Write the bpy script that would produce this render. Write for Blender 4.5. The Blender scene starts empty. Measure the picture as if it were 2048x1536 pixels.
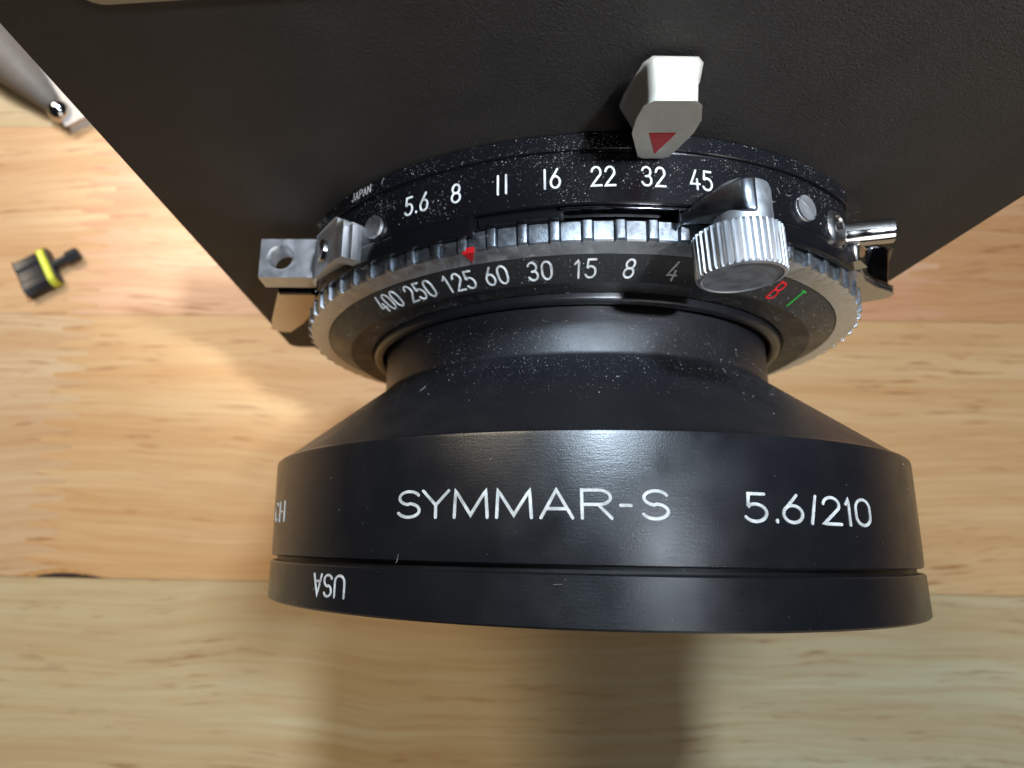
import bpy, bmesh, math, random
from math import sin, cos, pi, radians, hypot, atan2, sqrt
from mathutils import Vector, Matrix
random.seed(7)
S = 0.001          # all shapes below are written in millimetres
ZT = 75.0          # lens axis height above the table top (mm)
scene = bpy.context.scene
COL = scene.collection

# ------------------------------------------------------------------ camera
cam_d = bpy.data.cameras.new('camera'); cam = bpy.data.objects.new('camera', cam_d); COL.objects.link(cam)
def cam_axes(th, ro, ya):
    th, ro, ya = radians(th), radians(ro), radians(ya)
    fw = Vector((0, sin(th), -cos(th))); up = Vector((0, cos(th), sin(th))); ri = Vector((1, 0, 0))
    ri, up = cos(ro)*ri + sin(ro)*up, -sin(ro)*ri + cos(ro)*up
    Z = Matrix.Rotation(ya, 3, 'Z')
    return Z @ ri, Z @ up, Z @ fw
ri, up, fw = cam_axes(14.204, -5.434, 6.269)
cam.matrix_world = Matrix(((ri.x, up.x, -fw.x, -13.864*S), (ri.y, up.y, -fw.y, 0.0),
                           (ri.z, up.z, -fw.z, (95.93+ZT)*S), (0, 0, 0, 1)))
cam_d.sensor_width = 36; cam_d.lens = 36*1344.918/2048
cam_d.shift_x = 112.937/2048; cam_d.shift_y = -13.878/2048
cam_d.clip_start = 0.004; cam_d.clip_end = 20
cam_d.dof.use_dof = True; cam_d.dof.focus_distance = 0.0600; cam_d.dof.aperture_fstop = 40
scene.camera = cam

# ------------------------------------------------------------------ world, lamps, exposure
w = bpy.data.worlds.new('World'); scene.world = w; w.use_nodes = True
bg = w.node_tree.nodes['Background']; bg.inputs[0].default_value = (0.85, 0.90, 1.0, 1); bg.inputs[1].default_value = 0.015
def lamp(name, kind, loc, target, power, color, size, **kw):
    l = bpy.data.lights.new(name, kind); l.energy = power; l.color = color
    if kind == 'AREA':
        l.shape = 'DISK'; l.size = size*S
    else:
        l.shadow_soft_size = size*S
    if kind == 'SPOT':
        l.spot_size = radians(kw['cone']); l.spot_blend = kw['blend']
    o = bpy.data.objects.new(name, l); COL.objects.link(o)
    o.location = (loc[0]*S, loc[1]*S, (loc[2]+ZT)*S)
    t = Vector((target[0]*S, target[1]*S, (target[2]+ZT)*S))
    o.rotation_euler = (t - o.location).to_track_quat('-Z', 'Y').to_euler()
    return o
lamp('overhead_lamp', 'SPOT', (225, -38, 640), (-7, 93, 0), 80.0, (0.80, 0.89, 1.0), 30, cone=13.6, blend=1.0)
lamp('ceiling_lamp', 'AREA', (42, 300, 600), (10, 25, -20), 4.0, (0.68, 0.84, 1.0), 95)
lamp('room_lamp', 'SPOT', (-430, 500, 520), (-105, 112, -75), 24.0, (1.0, 0.845, 0.64), 130, cone=34, blend=1.0)
lamp('front_fill', 'AREA', (380, -620, 330), (0, 30, 0), 1.9, (1.0, 0.95, 0.88), 420)  # unseen soft fill, added to lift the pointer front and board face
scene.view_settings.view_transform = 'Standard'; scene.view_settings.look = 'None'
scene.view_settings.exposure = 0.0; scene.view_settings.gamma = 1.0
scene.cycles.max_bounces = 8

# ------------------------------------------------------------------ helpers
def W(p): return (p[0]*S, p[1]*S, (p[2]+ZT)*S)
class Bm:
    def __init__(self): self.v = []; self.f = []
    def add(self, verts, faces):
        n = len(self.v); self.v += [tuple(x) for x in verts]; self.f += [tuple(i+n for i in q) for q in faces]
        return self
    def grid(self, rows, close_u=False, close_v=False):
        n = len(rows[0]); base = len(self.v)
        for r in rows: self.v += [tuple(p) for p in r]
        m = len(rows)
        for i in range(m if close_v else m-1):
            for j in range(n if close_u else n-1):
                a = base+i*n+j; b = base+i*n+(j+1) % n; i2 = (i+1) % m
                self.f.append((a, b, base+i2*n+(j+1) % n, base+i2*n+j))
        return self
    def build(self, name, mat, parent=None, smooth=30, bevel=0, seg=2, recalc=True):
        me = bpy.data.meshes.new(name)
        me.from_pydata([W(p) for p in self.v], [], self.f); me.update()
        if bevel or recalc:
            b = bmesh.new(); b.from_mesh(me)
            bmesh.ops.remove_doubles(b, verts=b.verts, dist=1e-8)
            if bevel:
                es = [e for e in b.edges if e.is_manifold and e.calc_face_angle(0) > radians(12)]
                bmesh.ops.bevel(b, geom=es, offset=bevel*S, segments=seg, profile=0.5, affect='EDGES')
            bmesh.ops.recalc_face_normals(b, faces=b.faces); b.to_mesh(me); b.free()
        if smooth:
            me.polygons.foreach_set('use_smooth', [True]*len(me.polygons)); me.set_sharp_from_angle(angle=radians(smooth))
        me.materials.append(mat)
        o = bpy.data.objects.new(name, me); COL.objects.link(o)
        if parent: o.parent = parent
        return o
def thing(name, label, cat, loc=None, group=None):
    o = bpy.data.objects.new(name, None); COL.objects.link(o); o.empty_display_size = 0.01
    o['label'] = label; o['category'] = cat
    return o
def P(phi, y, r):                       # degrees from the top, along the lens axis, radius
    a = radians(phi); return (r*sin(a), y, r*cos(a))
def lathe(bm, prof, seg=240, p0=0, p1=360, closed=False):
    full = abs(p1-p0-360) < 1e-6
    n = seg if full else max(2, int(seg*(p1-p0)/360)+1)
    ang = [p0+(p1-p0)*i/(n if full else n-1) for i in range(n)]
    bm.grid([[P(a, y, r) for a in ang] for y, r in prof], close_u=full, close_v=closed)
    return bm
def lathe_at(bm, prof, origin, axis, seg=32, rmod=None, cap=True):   # (height, radius) about an axis
    z = Vector(axis).normalized(); x = z.orthogonal().normalized(); yv = z.cross(x); o = Vector(origin)
    rows = [[o + z*h + (x*cos(2*pi*i/seg)+yv*sin(2*pi*i/seg))*(r*(rmod(i, h) if rmod else 1)) for i in range(seg)] for h, r in prof]
    n = len(bm.v); bm.grid(rows, close_u=True)
    if cap:
        for k, r in ((0, rows[0]), (len(rows)-1, rows[-1])):
            if prof[k][1] > 1e-6: bm.f.append(tuple(n+k*seg+i for i in range(seg)))
    return bm
def prism(bm, front, back):
    n = len(front); b = len(bm.v); bm.v += [tuple(p) for p in front]+[tuple(p) for p in back]
    bm.f.append(tuple(b+i for i in range(n))); bm.f.append(tuple(b+n+i for i in reversed(range(n))))
    for i in range(n): bm.f.append((b+i, b+(i+1) % n, b+n+(i+1) % n, b+n+i))
    return bm
def arc_block(bm, p0, p1, y0, y1, r0, r1, step=0.75):
    n = max(2, int((p1-p0)/step)+1); A = [p0+(p1-p0)*i/(n-1) for i in range(n)]
    sec = [(y0, r0), (y0, r1), (y1, r1), (y1, r0)]
    b = len(bm.v); bm.grid([[P(a, y, r) for y, r in sec] for a in A], close_u=True)
    bm.f.append((b, b+1, b+2, b+3)); e = b+(n-1)*4; bm.f.append((e, e+1, e+2, e+3))
    return bm

# ------------------------------------------------------------------ materials
class Mat:
    def __init__(self, name):
        self.m = bpy.data.materials.new(name); self.m.use_nodes = True
        self.t = self.m.node_tree; self.b = self.t.nodes['Principled BSDF']
    def n(self, kind, **kw):
        x = self.t.nodes.new(kind)
        for k, v in kw.items():
            if k.startswith('i_'): x.inputs[k[2:].replace('_', ' ')].default_value = v
            else: setattr(x, k, v)
        return x
    def l(self, a, b): self.t.links.new(a, b)
    def set(self, **kw):
        for k, v in kw.items():
            s = self.b.inputs[k.replace('_', ' ')]
            s.default_value = (*v, 1) if isinstance(v, tuple) and len(v) == 3 else v
        return self
    def coord(self, scale=(1, 1, 1), kind='Object'):
        tc = self.n('ShaderNodeTexCoord'); mp = self.n('ShaderNodeMapping'); mp.inputs['Scale'].default_value = scale
        self.l(tc.outputs[kind], mp.inputs['Vector']); return mp.outputs['Vector']
    def noise(self, vec, scale, detail=4, rough=0.5, dist=0.0):
        x = self.n('ShaderNodeTexNoise'); x.inputs['Scale'].default_value = scale; x.inputs['Detail'].default_value = detail
        x.inputs['Roughness'].default_value = rough; x.inputs['Distortion'].default_value = dist
        if vec is not None: self.l(vec, x.inputs['Vector'])
        return x.outputs['Fac']
    def ramp(self, fac, stops):
        r = self.n('ShaderNodeValToRGB'); e = r.color_ramp.elements
        while len(e) < len(stops): e.new(0.5)
        for k, (p, c) in enumerate(stops): e[k].position = p; e[k].color = (*c, 1) if len(c) == 3 else c
        self.l(fac, r.inputs['Fac']); return r.outputs['Color']
    def maprange(self, fac, a, b, c, d):
        r = self.n('ShaderNodeMapRange'); r.inputs[1].default_value = a; r.inputs[2].default_value = b
        r.inputs[3].default_value = c; r.inputs[4].default_value = d; self.l(fac, r.inputs[0]); return r.outputs[0]
    def math(self, op, a, b):
        r = self.n('ShaderNodeMath', operation=op)
        for i, x in enumerate((a, b)):
            if isinstance(x, (int, float)): r.inputs[i].default_value = x
            else: self.l(x, r.inputs[i])
        return r.outputs[0]
    def mix(self, fac, a, b, mode='MIX'):
        r = self.n('ShaderNodeMix', data_type='RGBA', blend_type=mode)
        for s, x in ((r.inputs[0], fac), (r.inputs[6], a), (r.inputs[7], b)):
            if isinstance(x, (int, float)): s.default_value = x
            elif isinstance(x, tuple): s.default_value = (*x, 1) if len(x) == 3 else x
            else: self.l(x, s)
        return r.outputs[2]
    def bump(self, h, dist, strength=1.0):
        b = self.n('ShaderNodeBump'); b.inputs['Distance'].default_value = dist*S; b.inputs['Strength'].default_value = strength
        self.l(h, b.inputs['Height']); self.l(b.outputs['Normal'], self.b.inputs['Normal'])

def black_metal(name, base, rough, grain, gdist, rvar=0.08):
    m = Mat(name); v = m.coord()
    m.set(Base_Color=base, Roughness=rough, Metallic=0.0)
    m.b.inputs['Specular IOR Level'].default_value = 0.55
    n = m.noise(v, 260, 4)
    m.l(m.maprange(n, 0.3, 0.7, rough-rvar, rough+rvar), m.b.inputs['Roughness'])
    m.bump(m.noise(v, grain, 3, 0.6), gdist)
    return m.m
m_barrel = black_metal('satin_black_anodised', (0.008, 0.0085, 0.011), 0.31, 6500, 0.012, 0.05); m_barrel.node_tree.nodes['Principled BSDF'].inputs['Specular IOR Level'].default_value = 0.85
_m = m_barrel.node_tree; _b = _m.nodes['Principled BSDF']
_tc = _m.nodes.new('ShaderNodeTexCoord'); _mp = _m.nodes.new('ShaderNodeMapping'); _mp.inputs['Scale'].default_value = (1, 9, 1)
_nz = _m.nodes.new('ShaderNodeTexNoise'); _nz.inputs['Scale'].default_value = 900; _nz.inputs['Detail'].default_value = 4
_bp = _m.nodes.new('ShaderNodeBump'); _bp.inputs['Distance'].default_value = 0.010*S; _bp.inputs['Strength'].default_value = 0.8
_old = _b.inputs['Normal'].links[0].from_node
_m.links.new(_tc.outputs['Object'], _mp.inputs['Vector']); _m.links.new(_mp.outputs['Vector'], _nz.inputs['Vector'])
_m.links.new(_nz.outputs['Fac'], _bp.inputs['Height']); _m.links.new(_old.outputs['Normal'], _bp.inputs['Normal']); _m.links.new(_bp.outputs['Normal'], _b.inputs['Normal'])
m_shutter = black_metal('gloss_black_enamel', (0.005, 0.0053, 0.007), 0.22, 2500, 0.005, 0.05); m_shutter.node_tree.nodes['Principled BSDF'].inputs['Specular IOR Level'].default_value = 0.4
m_face = black_metal('matt_black_dial', (0.016, 0.015, 0.015), 0.42, 3500, 0.012, 0.08)
m_dark = black_metal('slot_black', (0.004, 0.004, 0.004), 0.45, 3000, 0.004)
# crinkle finished lens board
m = Mat('black_crinkle_board'); v = m.coord()
n1 = m.noise(v, 2600, 5, 0.7); n2 = m.noise(v, 7500, 3, 0.6)
m.set(Roughness=0.58); m.b.inputs['Specular IOR Level'].default_value = 0.5
m.l(m.mix(m.maprange(m.noise(v, 130, 3), 0.3, 0.7, 0, 1), (0.015, 0.0123, 0.0103), (0.026, 0.0214, 0.018)), m.b.inputs['Base Color'])
m.bump(m.math('ADD', n1, m.math('MULTIPLY', n2, 0.9)), 0.17, 1.0); m_board = m.m
def steel(name, base, rough, grain=3000, gd=0.004, aniso=(1, 1, 1), spotted=0.0):
    m = Mat(name); v = m.coord(aniso)
    m.set(Base_Color=base, Metallic=1.0, Roughness=rough)
    n = m.noise(m.coord(), 700, 4)
    m.l(m.maprange(n, 0.3, 0.7, max(0.02, rough-0.07), rough+0.09), m.b.inputs['Roughness'])
    if spotted:
        m.l(m.mix(m.maprange(m.noise(m.coord(), 1500, 5, 0.7), 0.45, 0.75, 0, spotted), base, tuple(c*0.35 for c in base)), m.b.inputs['Base Color'])
    m.bump(m.noise(v, grain, 3), gd)
    return m.m
m_silver = steel('satin_chrome_ring', (0.82, 0.80, 0.78), 0.44, 4200, 0.010, (1, 1, 1), 0.35)
m_alu = steel('blasted_aluminium', (0.74, 0.75, 0.77), 0.44, 5200, 0.008)
m_grip = steel('ground_steel_grip', (0.44, 0.48, 0.53), 0.38, 5200, 0.020, (1, 1, 1), 0.9)
m_satin = steel('satin_nickel', (0.55, 0.55, 0.56), 0.26, 2600, 0.006)
m_knob = steel('turned_aluminium', (0.52, 0.54, 0.57), 0.50, 2600, 0.008, (0.4, 3, 0.4))
m_chrome = steel('polished_chrome', (0.62, 0.61, 0.60), 0.10, 900, 0.0015)
m_nickel = steel('black_nickel', (0.09, 0.09, 0.10), 0.12, 900, 0.0015)
m_lever = steel('grey_steel_lever', (0.20, 0.21, 0.23), 0.30, 3000, 0.004)
def flat(name, col, rough=0.5, var=0.12, **kw):
    m = Mat(name); v = m.coord()
    n = m.noise(v, 900, 4)
    m.l(m.mix(m.maprange(n, 0.3, 0.7, 0, 1), tuple(c*(1-var) for c in col), tuple(min(1, c*(1+var)) for c in col)), m.b.inputs['Base Color'])
    m.set(Roughness=rough, **kw); return m.m
m_paint = flat('white_engraving_paint', (0.66, 0.67, 0.66), 0.55, 0.35)
m_worn = flat('worn_grey_engraving_paint', (0.42, 0.40, 0.38), 0.6)
m_red = flat('red_engraving_paint', (0.55, 0.006, 0.010), 0.55)
m_green = flat('green_engraving_paint', (0.02, 0.42, 0.05), 0.4)
m_white = flat('off_white_plastic', (0.57, 0.555, 0.49), 0.45, 0.05)
m_white.node_tree.nodes['Principled BSDF'].inputs['Subsurface Weight'].default_value = 0.25
m_white.node_tree.nodes['Principled BSDF'].inputs['Subsurface Radius'].default_value = (0.0008, 0.0007, 0.0005)
m_dust = flat('grey_dust', (0.48, 0.48, 0.46), 0.9, 0.4)
m_clip = steel('champagne_metal', (0.42, 0.39, 0.34), 0.5, 2500, 0.01)
m_bar = flat('pale_painted_metal', (0.66, 0.58, 0.52), 0.5)
m_rod = flat('grey_lacquer', (0.22, 0.19, 0.165), 0.6)
m_tool = flat('black_plastic', (0.018, 0.019, 0.024), 0.42)
m_yellow = flat('yellow_plastic', (0.72, 0.74, 0.06), 0.4)
m = Mat('coated_glass'); m.set(Base_Color=(0.86, 0.90, 1.0), Roughness=0.01, IOR=1.6); m.b.inputs['Transmission Weight'].default_value = 1.0
m_glass = m.m

# rubberwood staves: colour of each stave comes from its own object colour
m = Mat('rubberwood')
oi = m.n('ShaderNodeObjectInfo'); tc = m.n('ShaderNodeTexCoord')
off = m.n('ShaderNodeVectorMath', operation='SCALE'); off.inputs['Scale'].default_value = 1.7
cx = m.n('ShaderNodeCombineXYZ'); m.l(oi.outputs['Random'], cx.inputs[0]); m.l(oi.outputs['Random'], cx.inputs[1]); m.l(oi.outputs['Random'], cx.inputs[2])
m.l(cx.outputs[0], off.inputs[0])
add = m.n('ShaderNodeVectorMath', operation='ADD'); m.l(tc.outputs['Object'], add.inputs[0]); m.l(off.outputs[0], add.inputs[1])
# slow warp so that the grain bends
wn = m.n('ShaderNodeTexNoise'); wn.inputs['Scale'].default_value = 11; wn.inputs['Detail'].default_value = 2; m.l(add.outputs[0], wn.inputs['Vector'])
ws = m.n('ShaderNodeVectorMath', operation='MULTIPLY_ADD'); ws.inputs[1].default_value = (0, 0.016, 0)
m.l(wn.outputs['Color'], ws.inputs[0]); m.l(add.outputs[0], ws.inputs[2])
def sc(x, y):
    mp = m.n('ShaderNodeMapping'); mp.inputs['Scale'].default_value = (x, y, 1); m.l(ws.outputs[0], mp.inputs['Vector']); return mp.outputs['Vector']
band = m.noise(sc(5, 95), 1.0, 5, 0.6)
fine = m.noise(sc(30, 900), 1.0, 4, 0.65)
pore = m.noise(sc(80, 950), 1.0, 3, 0.55)
patch = m.noise(sc(28, 70), 1.0, 3, 0.6)
light = oi.outputs['Color']
c = m.mix(m.maprange(band, 0.36, 0.68, 0, 0.8), light, m.mix(1.0, light, (0.82, 0.62, 0.44), 'MULTIPLY'))
c = m.mix(m.maprange(fine, 0.42, 0.72, 0, 0.62), c, m.mix(1.0, light, (0.75, 0.55, 0.38), 'MULTIPLY'))
pm = m.math('MULTIPLY', m.maprange(pore, 0.57, 0.68, 0, 1), m.maprange(patch, 0.42, 0.58, 0, 0.75))
c = m.mix(pm, c, m.mix(1.0, light, (0.50, 0.31, 0.19), 'MULTIPLY'))
m.l(c, m.b.inputs['Base Color'])
m.l(m.maprange(band, 0.3, 0.7, 0.40, 0.52), m.b.inputs['Roughness']); m.b.inputs['Specular IOR Level'].default_value = 0.4
m.bump(m.math('SUBTRACT', fine, pm), 0.03, 0.5)
m_wood = m.m
m = Mat('table_core'); m.set(Base_Color=(0.10, 0.055, 0.025), Roughness=0.8)
m.l(m.mix(m.noise(m.coord((4, 60, 1)), 8), (0.08, 0.045, 0.02), (0.13, 0.07, 0.03)), m.b.inputs['Base Color']); m_core = m.m
m = Mat('bark_pocket'); v = m.coord((1, 1, 1))
m.l(m.mix(m.maprange(m.noise(v, 700, 4), 0.35, 0.65, 0, 1), (0.006, 0.004, 0.003), (0.05, 0.02, 0.01)), m.b.inputs['Base Color']); m.set(Roughness=0.8); m_bark = m.m

# ------------------------------------------------------------------ table: glued staves with finger joints
tb = Bm(); X0, X1 = -640, 560
Yb = [-333, -268, -203, -138, -74, -9.2, 59.5, 117.5, 181, 246, 310, 375]
prism(tb, [(X0, Yb[0], -78.2), (X1, Yb[0], -78.2), (X1, Yb[-1], -78.2), (X0, Yb[-1], -78.2)],
      [(X0, Yb[0], -103), (X1, Yb[0], -103), (X1, Yb[-1], -103), (X0, Yb[-1], -103)])
table = tb.build('table', m_core, smooth=0); table['kind'] = 'structure'
tones = {'cream': (0.58, 0.465, 0.30), 'gold': (0.64, 0.425, 0.225), 'orange': (0.61, 0.35, 0.175), 'pink': (0.63, 0.38, 0.225), 'straw': (0.61, 0.43, 0.265)}
rows = {4: ([-330, 262], ['straw', 'cream', 'gold']), 5: ([-121.5, 305], ['straw', 'gold', 'pink']),
        6: ([-121, 107], ['gold', 'pink', 'orange']), 7: ([-240, -20, 190], ['pink', 'cream', 'gold', 'straw'])}
PITCH, DEEP = 4.3, 8.5
def joint(x, y0, y1):
    n = max(2, round((y1-y0)/PITCH)); pts = []
    for i in range(n):
        a = y0+(y1-y0)*i/n; b = y0+(y1-y0)*(i+1)/n; e = (b-a)*0.12
        dx = random.uniform(-0.5, 0.5)
        pts += [(x-DEEP/2+dx, a+e), (x+DEEP/2+dx, (a+b)/2-e), (x+DEEP/2+dx, (a+b)/2+e), (x-DEEP/2+dx, b-e)]
    return pts
G = 0.07
staves = []
for k in range(len(Yb)-1):
    y0, y1 = Yb[k]+G, Yb[k+1]-G
    if k in rows: js, cs = rows[k]
    else:
        js = []; x = X0+random.uniform(90, 260)
        while x < X1-90: js.append(x); x += random.uniform(170, 330)
        cs = [random.choice(list(tones)) for _ in range(len(js)+1)]
    bounds = [[(X0, y0), (X0, y1)]]+[joint(x, y0, y1) for x in js]+[[(X1, y0), (X1, y1)]]
    for i in range(len(bounds)-1):
        lft = [(x+(.01 if i else 0), y) for x, y in bounds[i]]; rgt = [(x-(.01 if i < len(js) else 0), y) for x, y in bounds[i+1]]
        poly = ([(lft[0][0], y0)] if i else []) + [] 
        poly = [(lft[0][0], y0), (rgt[0][0], y0)] + rgt + [(rgt[-1][0], y1), (lft[-1][0], y1)] + lft[::-1]
        q = []
        for p in poly:
            if not q or hypot(p[0]-q[-1][0], p[1]-q[-1][1]) > 1e-4: q.append(p)
        if hypot(q[0][0]-q[-1][0], q[0][1]-q[-1][1]) < 1e-4: q.pop()
        zt = -75.0+random.uniform(-0.02, 0.0)
        b = prism(Bm(), [(x, y, zt) for x, y in q], [(x, y, -78.0) for x, y in q])
        o = b.build('stave', m_wood, table, smooth=0)
        t = tones[cs[i]]; o.color = (*[c*random.uniform(0.97, 1.03) for c in t], 1); staves.append((k, i, o))
host = next(o for k, i, o in staves if k == 5 and i == 1)
bm_ = Bm(); N = 26; topE = []; botE = []
for i in range(N+1):
    t = i/N; x = -121.4+16.2*t; h = 1.15*sin(pi*min(1, t*1.02))**0.8*(0.55+0.45*(1-t))+0.04*random.random()
    topE.append((x, -8.95+h*0.95, -74.96)); botE.append((x, -9.1-0.12*random.random(), -74.96))
bm_.grid([botE, topE])
bm_.build('bark_pocket', m_bark, host, smooth=0, recalc=False)
m_stain = flat('bark_stain', (0.50, 0.255, 0.09), 0.5, 0.25)
bs = Bm(); bs.grid([[(-126.5+24*i/30, -9.12, -74.985) for i in range(31)], [(-126.5+24*i/30, -9.0+(2.3*sin(pi*i/30)**1.3+.35*random.random())*(1.05-.5*i/30)*(1 if 0 < i < 30 else 0), -74.985) for i in range(31)]])
bs.build('bark_stain', m_stain, host, smooth=0, recalc=False)

# ------------------------------------------------------------------ stroke lettering
def arc(cx, cy, rx, ry, a0, a1, n=14):
    return [(cx+rx*cos(radians(a0+(a1-a0)*i/n)), cy+ry*sin(radians(a0+(a1-a0)*i/n))) for i in range(n+1)]
GL = {   # strokes in a unit box
 '0': [arc(.5, .64, .5, .36, 0, 180)+arc(.5, .36, .5, .36, 180, 360)+[(1, .64)]],
 'I': [[(.5, 0), (.5, 1)]],
 '1': [[(.12, .78), (.6, 1), (.6, 0)]],
 '2': [arc(.5, .71, .46, .29, 170, -25, 16)+[(.0, 0), (1, 0)]],
 '3': [arc(.46, .745, .44, .255, 160, -80, 14)+[(.40, .50)], [(.40, .50)]+arc(.46, .265, .5, .265, 75, -160, 16)],
 '4': [[(.62, 1), (.02, .27), (1, .27)], [(.74, .52), (.74, 0)]],
 '5': [[(.90, 1), (.16, 1), (.10, .55)]+arc(.44, .315, .54, .315, 130, -150, 18)],
 '6': [[(.72, 1), (.16, .52)]+arc(.5, .31, .48, .31, 150, 510, 24)],
 '8': [arc(.5, .755, .42, .245, -90, 270, 22), arc(.5, .265, .5, .265, 90, 450, 24)],
 '.': [[(.5, .02), (.5, .06)]],
 '/': [[(.15, 0), (.95, 1)]],
 '-': [[(0, .46), (1, .46)]],
 'S': [arc(.52, .745, .46, .255, 25, 180, 12)[:]+arc(.52, .745, .46, .255, 180, 262, 6)[1:]+arc(.48, .265, .5, .265, 82, -155, 18)],
 'Y': [[(0, 1), (.5, .46), (1, 1)], [(.5, .46), (.5, 0)]],
 'M': [[(0, 0), (.04, 1), (.5, .08), (.96, 1), (1, 0)]],
 'A': [[(0, 0), (.5, 1), (1, 0)], [(.18, .32), (.82, .32)]],
 'R': [[(0, 0), (0, 1), (.55, 1)]+arc(.58, .74, .40, .26, 90, -90, 12)+[(0, .48)], [(.55, .48), (1, 0)]],
 'U': [[(0, 1), (0, .32)]+arc(.5, .32, .5, .32, 180, 360, 14)+[(1, 1)]],
 'C': [arc(.55, .5, .55, .5, 48, 312, 22)],
 'H': [[(0, 0), (0, 1)], [(1, 0), (1, 1)], [(0, .5), (1, .5)]],
 'B': [[(0, 0), (0, 1), (.5, 1)]+arc(.52, .76, .40, .24, 90, -90, 10)+[(0, .52)], [(.5, .52)]+arc(.52, .26, .46, .26, 90, -90, 10)+[(0, 0)]],
 'T': [[(.5, 0), (.5, 1)], [(.15, 1), (.85, 1)]],
 'J': [[(.8, 1), (.8, .28)]+arc(.42, .28, .38, .28, 0, -170, 12)],
 'P': [[(0, 0), (0, 1), (.55, 1)]+arc(.58, .74, .40, .26, 90, -90, 12)+[(0, .48)]],
 'N': [[(0, 0), (0, 1), (1, 0), (1, 1)]],
}
def stroke(bm, pts, wd, mapf, hgt, groove):
    # sweep a low bead with a hollow middle along a 2-D polyline
    q = [pts[0]]
    for p in pts[1:]:
        if hypot(p[0]-q[-1][0], p[1]-q[-1][1]) > 1e-4:
            L = hypot(p[0]-q[-1][0], p[1]-q[-1][1]); n = max(1, int(L/0.35)); a = q[-1]
            for i in range(1, n+1): q.append((a[0]+(p[0]-a[0])*i/n, a[1]+(p[1]-a[1])*i/n))
    if len(q) < 2: q.append((q[0][0]+1e-3, q[0][1]))
    h = wd/2; rows = []
    sec = [(-1, -.03), (-.78, hgt), (-.3, hgt*(1-groove)), (.3, hgt*(1-groove)), (.78, hgt), (1, -.03)]
    m_ = len(q)
    def nrm(i):
        a = q[max(0, i-1)]; b = q[min(m_-1, i+1)]; d = hypot(b[0]-a[0], b[1]-a[1]) or 1e-6
        tx, ty = (b[0]-a[0])/d, (b[1]-a[1])/d
        k = 1.0
        if 0 < i < m_-1:
            d1 = hypot(q[i][0]-a[0], q[i][1]-a[1]); c = ((q[i][0]-a[0])*tx+(q[i][1]-a[1])*ty)/(d1 or 1); k = 1/max(0.55, c)
        return tx, ty, -ty*k, tx*k
    def row(p, n, s, dz=1.0): return [mapf(p[0]+n[0]*o*h*s, p[1]+n[1]*o*h*s, z*dz if z > 0 else z) for o, z in sec]
    tx, ty, nx, ny = nrm(0)
    for e, s in ((1.0, .25), (.8, .66), (.45, .9)): rows.append(row((q[0][0]-tx*h*e, q[0][1]-ty*h*e), (nx, ny), s, 0.75 if e == 1 else 1))
    for i in range(m_):
        tx, ty, nx, ny = nrm(i); rows.append(row(q[i], (nx, ny), 1))
    for e, s in ((.45, .9), (.8, .66), (1.0, .25)): rows.append(row((q[-1][0]+tx*h*e, q[-1][1]+ty*h*e), (nx, ny), s, 0.75 if e == 1 else 1))
    bm.grid(rows)
def glyph(bm, ch, x0, x1, y0, hgt, wd, mapf, relief=.05, groove=.25):
    for s in GL[ch]:
        stroke(bm, [(x0+(x1-x0)*a, y0+hgt*b) for a, b in s], wd, mapf, relief, groove)
def word(name, txt, mapf, hgt, wr, gap, wd, mat, parent, relief=.05, groove=.25):
    wid = {'.': .12, 'I': .16, '1': wr*.8}
    ws = [wid.get(c, wr)*hgt for c in txt]; tot = sum(ws)+gap*hgt*(len(txt)-1); x = -tot/2; bm = Bm()
    for c, w_ in zip(txt, ws):
        glyph(bm, c, x, x+w_, -hgt/2, hgt, wd, mapf, relief, groove); x += w_+gap*hgt
    return bm.build(name, mat, parent, smooth=40, recalc=False)
def on_cyl(phi, y, r, flip=1):
    return lambda s, t, n: P(phi+math.degrees(flip*s/r), y+flip*t, r+n)

# ------------------------------------------------------------------ lens board, clip
board = Bm()
def rrect(x0, x1, z0, z1, r, n=6):
    pts = []
    for cx_, cz_, a in ((x1-r, z1-r, 0), (x0+r, z1-r, 90), (x0+r, z0+r, 180), (x1-r, z0+r, 270)):
        pts += [(cx_+r*cos(radians(a+90*i/n)), cz_+r*sin(radians(a+90*i/n))) for i in range(n+1)]
    return pts
bp = rrect(-50.8, 46.8, -34.8, 58.3, 2.0)
prism(board, [(x, 38.9, z) for x, z in bp], [(x, 41.3, z) for x, z in bp])
board = board.build('lens_board', m_board, bevel=0.25)
board['label'] = 'flat black crinkle-finish lens board standing upright behind the shutter'; board['category'] = 'lens board'
b = Bm()
fo = rrect(-42, 40, -30, 50, 3.0); fi = rrect(-33, 32, -27.9, 40, 3.0)
lo = len(fo); b.grid([[(x, 41.35, z) for x, z in fo], [(x, 52, z) for x, z in fo], [(x, 52, z) for x, z in fi], [(x, 41.35, z) for x, z in fi]], close_u=True, close_v=True)
b.build('rear_frame', m_tool, board, smooth=30)
b = Bm(); pp = rrect(-9, 9, 43, 51, 1.0, 4); prism(b, [(x, y, -30.2) for x, y in pp], [(x, y, -71) for x, y in pp]); b.build('support_post', m_tool, board, smooth=30)
b = Bm(); pp = rrect(-24, 24, 41.5, 100, 3.0, 4); prism(b, [(x, y, -71.02) for x, y in pp], [(x, y, -74.99) for x, y in pp]); b.build('foot', m_tool, board, smooth=30, bevel=.4)
cp = rrect(-43.4, -12, 0, 4.5, 2.0)
clip = Bm(); a = radians(4.2)
cpt = [(-43.4+(x+43.4)*cos(a)-z*sin(a), 54.55+(x+43.4)*sin(a)+z*cos(a)) for x, z in cp]
prism(clip, [(x, 38.74, z) for x, z in cpt], [(x, 38.85, z) for x, z in cpt])
clip = clip.build('board_clip', m_clip, bevel=0.04)
clip['label'] = 'beige metal clip plate across the top edge of the black board'; clip['category'] = 'clip'

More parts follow.
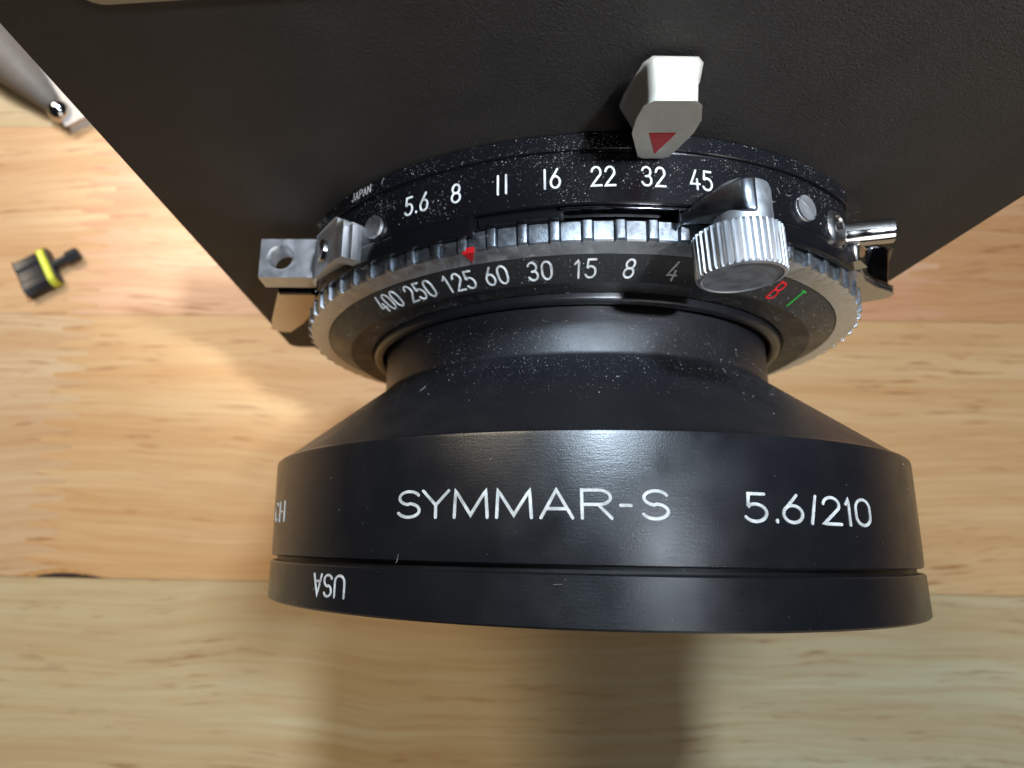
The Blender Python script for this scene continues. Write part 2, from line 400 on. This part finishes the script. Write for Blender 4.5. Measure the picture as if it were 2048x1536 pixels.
# ------------------------------------------------------------------ the lens
lens = thing('camera_lens', 'black camera lens with engraved shutter dial mounted on the black board', 'camera lens')
# front barrel: flat wall, rounded shoulder, cone, neck
b = Bm()
lathe(b, [(-1.40, 38.6), (-1.40, 39.75), (-1.25, 39.95), (0, 40.0), (9.35, 40.12), (9.65, 40.05), (9.85, 39.8), (9.95, 39.45), (20.0, 26.75), (20.35, 26.5), (20.7, 26.45), (26.2, 26.45), (27.6, 26.3), (27.6, 24.0), (-1.40, 24.0)], closed=True)
barrel = b.build('barrel', m_barrel, lens, smooth=28)
m_neck = black_metal('fine_blasted_black', (0.008, 0.0085, 0.011), 0.41, 7000, 0.026, 0.05); m_neck.node_tree.nodes['Principled BSDF'].inputs['Specular IOR Level'].default_value = 0.95
barrel.data.materials.append(m_neck)
for p in barrel.data.polygons:
    if p.center.y > 9.96*S: p.material_index = 1
b = Bm()
lathe(b, [(-1.95, 39.2), (-1.95, 39.85), (-2.1, 40.03), (-6.1, 40.06), (-6.28, 39.9), (-6.28, 38.6), (-5.9, 38.2), (-3.2, 37.6), (-3.0, 36.2), (-2.0, 35.6), (0.5, 35.2), (0.5, 39.2)], closed=True)
rim = b.build('front_rim', m_barrel, lens, smooth=28)
b = Bm(); lathe(b, [(-1.95, 39.25), (-1.40, 39.25)], closed=False); b.build('seam', m_dark, lens)
b = Bm()
lathe(b, [(0.2, 35.15)]+[(0.2-3.2*(1-(r/35.1)**2), max(r, .01)) for r in [34.5, 32, 28, 24, 20, 15, 10, 5, 0.05]]+[(3.0, .05), (3.0, 35.15)], seg=96, closed=True)
b.build('front_element', m_glass, lens, smooth=40)
b = Bm(); lathe(b, [(4.5, 35.2), (4.5, 18), (12, 15), (26, 14)], seg=96); b.build('inner_tube', m_dark, lens)
# engraved lettering on the barrel
def letters(name, items, y0, hgt, r, wd, parent, flip=False, mat=m_paint):
    bm = Bm()
    for ch, a0, a1 in items:
        mid = (a0+a1)/2; half = radians(a1-a0)/2*r-wd/2
        if ch == '.': half = 0.05
        if flip: glyph(bm, ch, -half, half, -hgt/2, hgt, wd, lambda s, t, n, mid=mid: P(mid-math.degrees(s/r), y0+hgt/2-t, r+n), .04, .15)
        else: glyph(bm, ch, -half, half, 0, hgt, wd, lambda s, t, n, mid=mid: P(mid+math.degrees(s/r), y0+t, r+n), .04, .15)
    return bm.build(name, mat, parent, smooth=40, recalc=False)
letters('name_lettering', [('S', -31.02, -27.3), ('Y', -27.2, -23.2), ('M', -22.83, -18.11), ('M', -17.36, -12.72), ('A', -12.0, -7.9), ('R', -7.21, -3.41), ('-', -2.72, -1.16), ('S', -0.24, 3.2)], 2.42, 2.25, 40.06, .30, barrel)
letters('aperture_lettering', [('5', 12.26, 15.48), ('.', 16.32, 16.89), ('6', 17.32, 20.68), ('/', 21.45, 22.89), ('2', 23.52, 27.0), ('1', 27.6, 29.27), ('0', 29.7, 33.2)], 2.40, 2.25, 40.06, .30, barrel)
letters('maker_lettering', [('C', -68.5, -65.0), ('H', -63.9, -60.3)], 2.4, 2.1, 40.06, .26, barrel)
letters('country_lettering', [('A', -47.2, -44.9), ('S', -44.6, -42.4), ('U', -42.1, -39.7)], -4.85, 1.95, 40.05, .26, rim, flip=True)

# shutter body
b = Bm()
lathe(b, [(38.85, 30), (38.85, 38.75), (38.6, 38.95), (37.05, 38.95), (36.95, 38.85), (36.95, 38.55), (36.8, 38.5), (36.65, 38.62), (31.52, 38.62), (31.40, 38.5), (31.40, 30)], closed=True)
SB, SE, SD = -21.5, 25.0, -8.3
def flank(p):          # the case is full round on top and drops below the dial at its flanks
    r = hypot(p[0], p[2]); a = math.degrees(atan2(p[0], p[2]))
    k = min(1, max(0, (a-43)/7)) if a > 0 else min(1, max(0, (-a-57)/7)); k = k*k*(3-2*k)
    q = (r-1.9*k)/r if r > 36 else 1
    return (p[0]*q, p[1], p[2]*q)
b.v = [flank(p) for p in b.v]
body = b.build('shutter_body', m_shutter, lens, smooth=28)
b = Bm(); arc_block(b, SE, 44.5, 29.55, 31.398, 37.85, 38.60); b.build('case_wall', m_shutter, body, bevel=0.08)
b = Bm(); arc_block(b, -58.5, SB, 29.55, 31.398, 37.85, 38.60); b.build('case_wall', m_shutter, body, bevel=0.08)
b = Bm(); arc_block(b, SB+.02, SD, 30.34, 31.398, 30, 37.95); arc_block(b, SB+0.9, SD, 30.34, 31.0, 37.9, 38.3); b.build('slot_step', m_shutter, body, bevel=0.05)
b = Bm(); arc_block(b, SD+.02, SE-.02, 30.34, 31.398, 30, 35.6); b.build('slot_floor', m_dark, body)
b = Bm(); arc_block(b, SD-.6, SE-.3, 31.05, 31.39, 36.5, 38.30); b.build('slot_lip', m_nickel, body, bevel=0.05)
# aperture scale
for txt, ph in (('5.6', -31.13), ('8', -24.2), ('II', -17.03), ('I6', -9.89), ('22', -2.72), ('32', 4.34), ('45', 11.33)):
    word('aperture_number', txt, on_cyl(ph, 34.2, 38.62), 1.95, .46, .26 if txt == 'II' else .2, .24, m_paint, body)
word('origin_lettering', 'JAPAN', on_cyl(-43.2, 38.0, 38.95), 0.95, .5, .25, .13, m_worn, body, relief=.02)

# speed ring with raised grip teeth
b = Bm(); TE = 76; prof_y = [29.50, 29.42, 28.33, 28.22]
cols = []
for i in range(TE):
    a0 = 360*i/TE-1.0
    for f, rr in ((0.0, -.35), (.03, .28), (.06, .32), (.27, .32), (.30, .28), (.33, -.35), (.37, -.02), (.65, .02), (.96, -.02)): cols.append((a0+f*360/TE, rr))
rowsv = []
rowsv.append([P(a, 30.30, 33) for a, r in cols])
rowsv.append([P(a, 30.30, r+37.2) for a, r in cols]); rowsv.append([P(a, 30.2, r+37.32) for a, r in cols])
rowsv.append([P(a, 28.40, r+37.22) for a, r in cols]); rowsv.append([P(a, 28.25, r*.6+37.08) for a, r in cols])
rowsv.append([P(a, 28.16, 36.7) for a, r in cols]); rowsv.append([P(a, 28.02, 34.78) for a, r in cols]); rowsv.append([P(a, 29.3, 34.78) for a, r in cols])
b.grid(rowsv, close_u=True)
ring = b.build('speed_ring', m_silver, lens, smooth=32)
ring.data.materials.append(m_grip)
for p in ring.data.polygons:
    if p.center.y > 28.28*S: p.material_index = 1
b = Bm()
lathe(b, [(29.3, 34.66), (28.02, 34.66), (27.95, 34.55), (26.40, 31.75), (26.33, 31.6), (26.42, 28.7), (26.60, 28.42), (27.2, 28.40), (27.2, 30)], closed=False)
dial = b.build('speed_dial', m_face, lens, smooth=25)
b = Bm()
lathe(b, [(27.3, 28.30)]+[(26.05-.55*sin(radians(t)), 27.62+.68*cos(radians(t))) for t in range(0, 181, 20)]+[(28.2, 26.94), (28.2, 26.40)])
b.build('retaining_ring', m_barrel, lens, smooth=50)
SL = Vector((26.40-27.95, 31.75-34.55)); SLn = SL.normalized(); nn = Vector((-abs(SLn.y), 0)).normalized()
def on_dial(phi, k=0.5):
    y0 = 27.95+SL.x*k; r0 = 34.55+SL.y*k
    ny, nr = SLn.y, -SLn.x            # outward normal (toward -y, +r)
    return lambda s, t, n: P(phi+math.degrees(s/r0), y0-SLn.x*t+ny*n, r0-SLn.y*t+nr*n)
for txt, ph in (('400', -45.67), ('250', -36.86), ('125', -27.94), ('60', -20.56), ('30', -12.67), ('15', -4.89), ('8', 2.74), ('4', 10.55), ('2', 18.3), ('1', 26.2)):
    word('speed_number', txt, on_dial(ph), 2.25, .42, .20, .25, m_paint, dial, relief=.05, groove=.75)
word('bulb_letter', 'B', on_dial(34.0), 2.25, .46, .2, .24, m_red, dial)
word('time_letter', 'T', on_dial(40.6), 2.25, .5, .2, .18, m_green, dial)
# red index notch on the ring
b = Bm(); prism(b, [P(-23.8, 28.08, 37.45), P(-21.9, 28.08, 37.45), P(-23.5, 28.0, 35.3)], [P(-23.8, 28.7, 37.45), P(-21.9, 28.7, 37.45), P(-23.5, 28.3, 35.3)])
b.build('index_mark', m_red, ring, smooth=0)

# case screws
def screw(phi, y, r, R, mat, parent, name='screw', turn=30, h=.35):
    o = Vector(P(phi, y, r)); nz = Vector(P(phi, 0, 1)); ax = Vector((0, 1, 0)); t = nz.cross(ax)
    d = ax*cos(radians(turn))+t*sin(radians(turn)); e = nz.cross(d)
    b = Bm(); lathe_at(b, [(-.3, R), (h*.45, R)], o, nz, 32)
    for s in (-1, 1):
        pts = [(g*s, u) for g, u in [(.13, -sqrt(R*R-.02))]+[(R*cos(radians(a)), R*sin(radians(a))) for a in range(-78, 79, 12)]+[(.13, sqrt(R*R-.02))]]
        pl = [o+e*p+d*q for p, q in pts]
        prism(b, [p+nz*h for p in pl], [p+nz*h*.40 for p in pl])
    return b.build(name, mat, parent, smooth=30, bevel=0.05)
screw(-39.6, 33.1, 38.62, 1.2, m_alu, body, turn=10, h=.5)
screw(29.7, 33.5, 38.62, 1.3, m_alu, body, turn=55, h=.5)

# cocking lever: arm, post, knurled knob
kc = (10.3, 39.75)
b = Bm(); secs = []
for px, pz, ya, yb_, th in ((5.2, 37.4, 29.75, 30.7, .5), (6.3, 38.6, 29.5, 31.0, .8), (7.8, 39.9, 29.1, 31.6, 1.2), (9.4, 40.6, 28.6, 31.9, 2.0), (10.6, 40.6, 28.5, 32.0, 2.1)):
    secs.append([(px, ya, pz+th), (px, yb_, pz+th), (px, yb_, pz-th), (px, ya, pz-th)])
n0 = len(b.v); b.grid(secs, close_u=True); b.f += [(0, 1, 2, 3), tuple(len(b.v)-4+i for i in range(4))]
lever = b.build('cocking_lever', m_lever, lens, smooth=45, bevel=0.35, seg=3)
b = Bm(); lathe_at(b, [(-32.25, 1.3), (-32.15, 2.05), (-31.85, 2.42), (-31.4, 2.52), (-27.0, 2.52)], (kc[0], 0, kc[1]+.15), (0, -1, 0), 48)
b.build('post', m_knob, lever, smooth=30)
b = Bm(); TK = 40
def kn(i, h): return (1.0, .99, .905, .90)[i % 4] if -27.6 < h < -23.6 else 1.0
lathe_at(b, [(-27.72, 2.0), (-27.72, 3.5), (-27.5, 3.92), (-23.7, 3.88), (-23.52, 3.7), (-23.42, 3.45), (-23.52, 3.3), (-23.52, .6)], (kc[0]+.2, 0, kc[1]-.05), (0.03, -1, 0), TK*4, kn)
b.build('knurled_knob', m_knob, lever, smooth=25)

# aperture pointer
b = Bm()
def fy(z): return 34.0+(49.7-z)*.1835
fr = [(x, fy(z), z) for x, z in ((.15, 49.7), (3.1, 49.7), (3.65, 49.1), (4.45, 46.6), (4.6, 44.2), (4.05, 39.3), (3.7, 38.95), (2.1, 38.95), (1.65, 39.3), (-.05, 44.2), (-.35, 47.0), (-.3, 49.1))]
bk = [(x, 38.3, z) for x, z in ((.35, 49.4), (3.7, 49.3), (4.15, 48.8), (4.6, 46.6), (4.65, 44.2), (4.0, 39.5), (3.6, 39.1), (1.9, 39.1), (1.45, 39.5), (-.85, 43.4), (-.8, 45.0), (-.1, 48.8))]
prism(b, fr, bk)
pointer = b.build('aperture_pointer', m_white, lens, smooth=75, bevel=0.32, seg=5)
b = Bm(); tri = [(x, fy(z)-.07, z) for x, z in ((1.1, 44.25), (3.4, 44.3), (2.75, 39.8))]
prism(b, tri, [(x, y+.5, z) for x, y, z in tri]); b.build('red_arrow', m_red, pointer, smooth=0)

# flash lug bracket on the left
b = Bm(); x0, x1, y0, y1, z0, z1, hx, hy, hr = -40.9, -33.0, 32.1, 37.3, 14.9, 18.2, -38.3, 34.8, 1.5
NP = 64; per = rrect(x0, x1, y0, y1, .45, 4); hole = []; peri = []
def ray_rect(a):
    dx, dy = cos(a), sin(a); t = 1e9
    if dx > 1e-9: t = min(t, (x1-hx)/dx)
    if dx < -1e-9: t = min(t, (x0-hx)/dx)
    if dy > 1e-9: t = min(t, (y1-hy)/dy)
    if dy < -1e-9: t = min(t, (y0-hy)/dy)
    return hx+dx*t, hy+dy*t
angs = sorted(set([2*pi*i/NP for i in range(NP)]+[atan2(yy-hy, xx-hx) % (2*pi) for xx in (x0, x1) for yy in (y0, y1)]))
ro = [ray_rect(a) for a in angs]; ci = [(hx+hr*cos(a), hy+hr*sin(a)) for a in angs]; cc = [(hx+hr*1.13*cos(a), hy+hr*1.13*sin(a)) for a in angs]
rowsL = [[(x, y, z0) for x, y in ci], [(x, y, z0) for x, y in ro], [(x, y, z1) for x, y in ro], [(x, y, z1) for x, y in cc]]
zz = z1-.18
while zz > z0+.2:
    rowsL.append([(hx+hr*cos(a), hy+hr*sin(a), zz) for a in angs]); zz -= .22
    rowsL.append([(hx+hr*1.1*cos(a), hy+hr*1.1*sin(a), zz) for a in angs]); zz -= .22
b.grid(rowsL, close_u=True, close_v=True)
bracket = b.build('lug', m_alu, lens, smooth=25)
b = Bm()   # plate bent to the case and two end ribs
def radial_plate(b, p0, p1, y0, y1, r0, r1):
    f = [P(p0, y0, r1), P(p1, y0, r1), P(p1, y0, r0), P(p0, y0, r0)]; g = [(x, y1, z) for x, y, z in f]; prism(b, f, g)
f = [(-33.6, 30.9, 19.6), (-29.2, 30.3, 27.6), (-28.2, 30.3, 26.6), (-32.8, 30.9, 15.2)]
g = [(-33.4, 36.9, 19.6), (-29.4, 35.6, 27.3), (-28.4, 35.6, 26.3), (-32.6, 36.9, 15.2)]
prism(b, f, g); bracket_plate = b.build('bracket_plate', m_alu, bracket, smooth=30, bevel=0.2)
b = Bm(); radial_plate(b, -46.6, -44.7, 30.2, 34.6, 37.5, 40.3); b.build('bracket_rib', m_alu, bracket, smooth=30, bevel=0.2)
b = Bm(); radial_plate(b, -44.6, -43.0, 29.7, 34.0, 37.5, 39.9); b.build('bracket_rib', m_alu, bracket, smooth=30, bevel=0.2)
o = Vector((-31.7, 33.2, 23.7)); nz = Vector((-.876, 0, .482)); b = Bm()
lathe_at(b, [(-.2, 1.35), (.22, 1.35), (.3, 1.2)], o, nz, 32); lathe_at(b, [(.29, .55), (.33, .5)], o, nz, 6); b.build('screw', m_chrome, bracket, smooth=30, bevel=0.04)
# chrome release lever under the lug
b = Bm(); pl = [(-40.4, 10.4), (-35.6, 10.4), (-34.3, 6.4), (-35.4, 4.9), (-38.0, 2.6), (-40.2, -1.6), (-43.3, -6.0), (-44.4, -6.0), (-45.8, -4.6)]
prism(b, [(x, 32.8, z) for x, z in pl], [(x, 34.0, z) for x, z in pl])
rl = b.build('release_lever', m_chrome, lens, smooth=30, bevel=0.15)
b = Bm(); lathe_at(b, [(0, .9), (.1, 1.0), (4.5, 1.0), (4.6, .9)], (-40.3, 33.6, 11.0), (1, 0, 0), 24); b.build('lever_fold', m_nickel, rl, smooth=40)

# cable release socket on the right
ax = Vector((5.6, -.1, 1.75)).normalized(); so = Vector((24.6, 33.6, 27.2))
b = Bm(); lathe_at(b, [(0, 1.9), (1.2, 1.85), (1.5, 1.45), (2.0, 1.38), (6.3, 1.32), (6.42, 1.26), (6.42, 1.12), (5.2, 1.0), (1.5, .9)], so, ax, 40)
sock = b.build('release_socket', m_chrome, lens, smooth=30)
b = Bm(); o = Vector(P(38.0, 33.0, 38.4)); lathe_at(b, [(-.3, 2.0), (.45, 1.95), (.75, 1.6), (.8, 1.25), (.62, 1.15), (.62, .55), (.95, .45), (1.0, .2)], o, P(38.0, 0, 1), 36)
b.build('socket_boss', m_satin, sock, smooth=40)
b = Bm(); prism(b, [P(43.5, 30.2, 39.3), P(46.8, 30.2, 39.3), P(46.8, 30.2, 37), P(43.5, 30.2, 37)], [P(43.5, 32.2, 39.5), P(46.8, 32.2, 39.5), P(46.8, 32.2, 37), P(43.5, 32.2, 37)]); b.build('socket_foot', m_chrome, sock, smooth=30, bevel=.15)
# folded lever on the right
b = Bm()
fpt = [(29.6, 22.4), (31.2, 21.6), (33.0, 19.2), (35.3, 17.3), (38.3, 15.5), (38.9, 15.2), (39.0, 13.8), (37.9, 12.7), (36.3, 11.7), (28.0, 9.0), (26, 20)]
prism(b, [(x, 31.8, z) for x, z in fpt], [(x, 32.5, z) for x, z in fpt])
fl = b.build('preview_lever', m_satin, lens, smooth=30, bevel=.12)
b = Bm()
f = [(31.6, 21.2), (33.2, 19.1), (35.4, 17.2), (38.3, 15.4), (38.7, 13.4), (31.0, 12.0)]
g = [(33.6, 18.1), (34.7, 18.6), (36.2, 18.6), (37.5, 17.7), (39.3, 13.6), (33.0, 12.0)]
prism(b, [(x, 32.55, z) for x, z in f], [(x, 36.6, z) for x, z in g]); b.build('finger_pad', m_nickel, fl, smooth=50, bevel=.45, seg=4)

# rear of the lens behind the board
b = Bm(); lathe(b, [(41.32, 24), (41.32, 27.5), (43.5, 27.5), (43.6, 24.5), (55, 23.5), (55, 19), (41.32, 19)], seg=96, closed=True); b.build('rear_cell', m_barrel, lens, smooth=30)

# dust and lint on the black surfaces
dm = Bm(); rnd = random.Random(3)
clumps = [(rnd.gauss(0, 28), rnd.uniform(31.6, 38.4)) for _ in range(26)]
def surf():
    k = rnd.random()
    if k < .34:
        if rnd.random() < .5:
            a, y = clumps[rnd.randrange(26)]; a += rnd.gauss(0, 2.2); y = min(38.6, max(31.6, y+rnd.gauss(0, .6)))
        else:
            a = rnd.gauss(2, 34); y = 38.6-abs(rnd.gauss(0, 3.6))
        if y < 31.6: y = rnd.uniform(31.6, 38)
        return P(a, y, 38.64 if y < 36.9 else 38.96), P(a, 0, 1)
    if k < .48:
        a = rnd.gauss(-2, 34); y = 20.5+abs(rnd.gauss(0, 2.4))
        if y > 25.4: y = rnd.uniform(20.5, 25.4)
        return P(a, y, 26.47), P(a, 0, 1)
    if k < .60:
        a = rnd.gauss(0, 26); t = 1-abs(rnd.gauss(0, .28))
        if t < 0: t = rnd.random()
        y = 9.95+(20-9.95)*t; r = 39.45+(26.75-39.45)*t+.015; n = Vector(P(a, 0, .62)); n.y = .78; return P(a, y, r), n
    if k < .90:
        a = rnd.uniform(-72, 72); t = rnd.random()
        if t < .6: y = 27.95-1.55*t/.6; r = 34.55-2.8*t/.6; n = Vector(P(a, 0, .48)); n.y = -.87
        else: y = 26.36; r = 31.6-2.9*(t-.6)/.4; n = Vector((0, -1, 0))
        return P(a, y, r+.012), n
    if k < .915:
        a = rnd.uniform(-60, 60); return P(a, rnd.uniform(-6, 9), 40.1), P(a, 0, 1)
    a = rnd.uniform(-60, 60); return P(a, rnd.uniform(28.4, 30.1), 37.62), P(a, 0, 1)
for i in range(15000):
    p, n = surf(); p = Vector(p); n = Vector(n).normalized(); t = n.orthogonal().normalized(); u = n.cross(t)
    a = rnd.uniform(0, 6.28); t, u = t*cos(a)+u*sin(a), u*cos(a)-t*sin(a)
    s = min(.065, .0085*math.exp(abs(rnd.gauss(0, .75)))); e = rnd.uniform(.6, 1.8)
    if -1 < p.y*1 < 26: s = min(.07, s*1.1)
    dm.add([p+t*s*e, p-t*s*.7+u*s, p-t*s*.7-u*s, p+n*s*.7], [(0, 1, 3), (1, 2, 3), (2, 0, 3), (0, 2, 1)])
for i in range(55):
    p, n = surf(); p = Vector(p); n = Vector(n).normalized(); t = n.orthogonal().normalized(); u = n.cross(t)
    a = rnd.uniform(0, 6.28); L = min(2.2, rnd.uniform(.15, .9)*math.exp(abs(rnd.gauss(0, .3)))); cv = rnd.gauss(0, 1.8)/max(L, .5); R = .008+.008*rnd.random(); path = []
    q = p+n*.02; K = 7
    for j in range(K): path.append(q.copy()); q = q+(t*cos(a)+u*sin(a))*(L/K); a += cv*(L/K)+rnd.gauss(0, .15)
    rows_ = []
    for j, q in enumerate(path):
        d = (path[min(K-1, j+1)]-path[max(0, j-1)]).normalized(); s1 = d.cross(n); rows_.append([q+s1*R, q+n*R*1.5, q-s1*R])
    dm.grid(rows_, close_u=True)
dust = dm.build('dust', m_dust, lens, smooth=0, recalc=False); dust['kind'] = 'stuff'

# ------------------------------------------------------------------ things lying on the table
tool = thing('driver_bit', 'small black and yellow ridged plug with a thin black stem lying on the table', 'driver bit')
ax = Vector((8.2, 4.8, 0)).normalized(); R = 5.7; base = Vector((-137.6, 68.4, -75+2.75))
sdv = Vector((-ax.y, ax.x, 0)); base.z = -75
def slab(out, h0, h1, k=1.0):
    return prism(Bm(), [base+ax*h0+sdv*u*k+Vector((0, 0, z*k)) for u, z in out], [base+ax*h1+sdv*u*k+Vector((0, 0, z*k)) for u, z in out])
out = [(-5.5, .15), (-5.6, 2.3), (-4.6, 3.5), (-2.0, 3.5), (-1.7, 3.2), (1.6, 3.2), (1.9, 3.55), (4.6, 3.5), (5.6, 2.3), (5.5, .15)]
slab(out, 0, 7.0).build('handle', m_tool, tool, smooth=25, bevel=.3, seg=3)
slab([(-5.6, .1), (-5.7, 2.4), (-4.7, 3.7), (4.7, 3.7), (5.7, 2.4), (5.6, .1)], 7.03, 8.9).build('collar', m_yellow, tool, smooth=25, bevel=.35, seg=3)
slab(out, 8.92, 9.4, .95).build('end_cap', m_tool, tool, smooth=25, bevel=.12)
st = base+Vector((0, 0, 1.75))
b = Bm(); lathe_at(b, [(9.2, 1.5), (9.5, 1.2), (13.6, 1.1), (13.9, 1.1)], st, ax, 20); b.build('stem', m_tool, tool, smooth=30)
b = Bm(); lathe_at(b, [(13.2, 1.15), (13.3, 1.7), (16.4, 1.7), (16.7, 1.3)], st, ax, 6); b.build('tip', m_tool, tool, smooth=25)

d = Vector((-14.4, 22.6, 0)).normalized(); e = Vector((d.y, -d.x, 0)); o = Vector((-132.2, 116.1, 0))
b = Bm(); q = [o, o+e*22, o+e*22+d*95, o+d*95]
prism(b, [(p.x, p.y, -71.8) for p in q], [(p.x, p.y, -74.98) for p in q])
bar = b.build('metal_bar', m_bar, smooth=30, bevel=.5, seg=2); bar['label'] = 'pale flat bar on the table, half hidden behind the board\'s left edge'; bar['category'] = 'bar'
rod = thing('knobbed_handle', 'grey tapered handle with round chrome tip beside the pale bar', 'handle')
a0 = Vector((-134.6, 120.2, -71.6)); ax = Vector((-.72, .68, .14)).normalized()
b = Bm(); lathe_at(b, [(2.4, 1.4), (3.6, 2.8), (12, 4.6), (26, 7.6), (60, 9.5), (80, 9.0), (82, 6)], a0, ax, 40); b.build('shaft', m_rod, rod, smooth=40)
b = Bm(); lathe_at(b, [(3.3*-cos(radians(t)), max(.02, 3.3*sin(radians(t)))) for t in range(0, 181, 12)], a0, ax, 32, cap=False); b.build('ball_tip', m_chrome, rod, smooth=60)
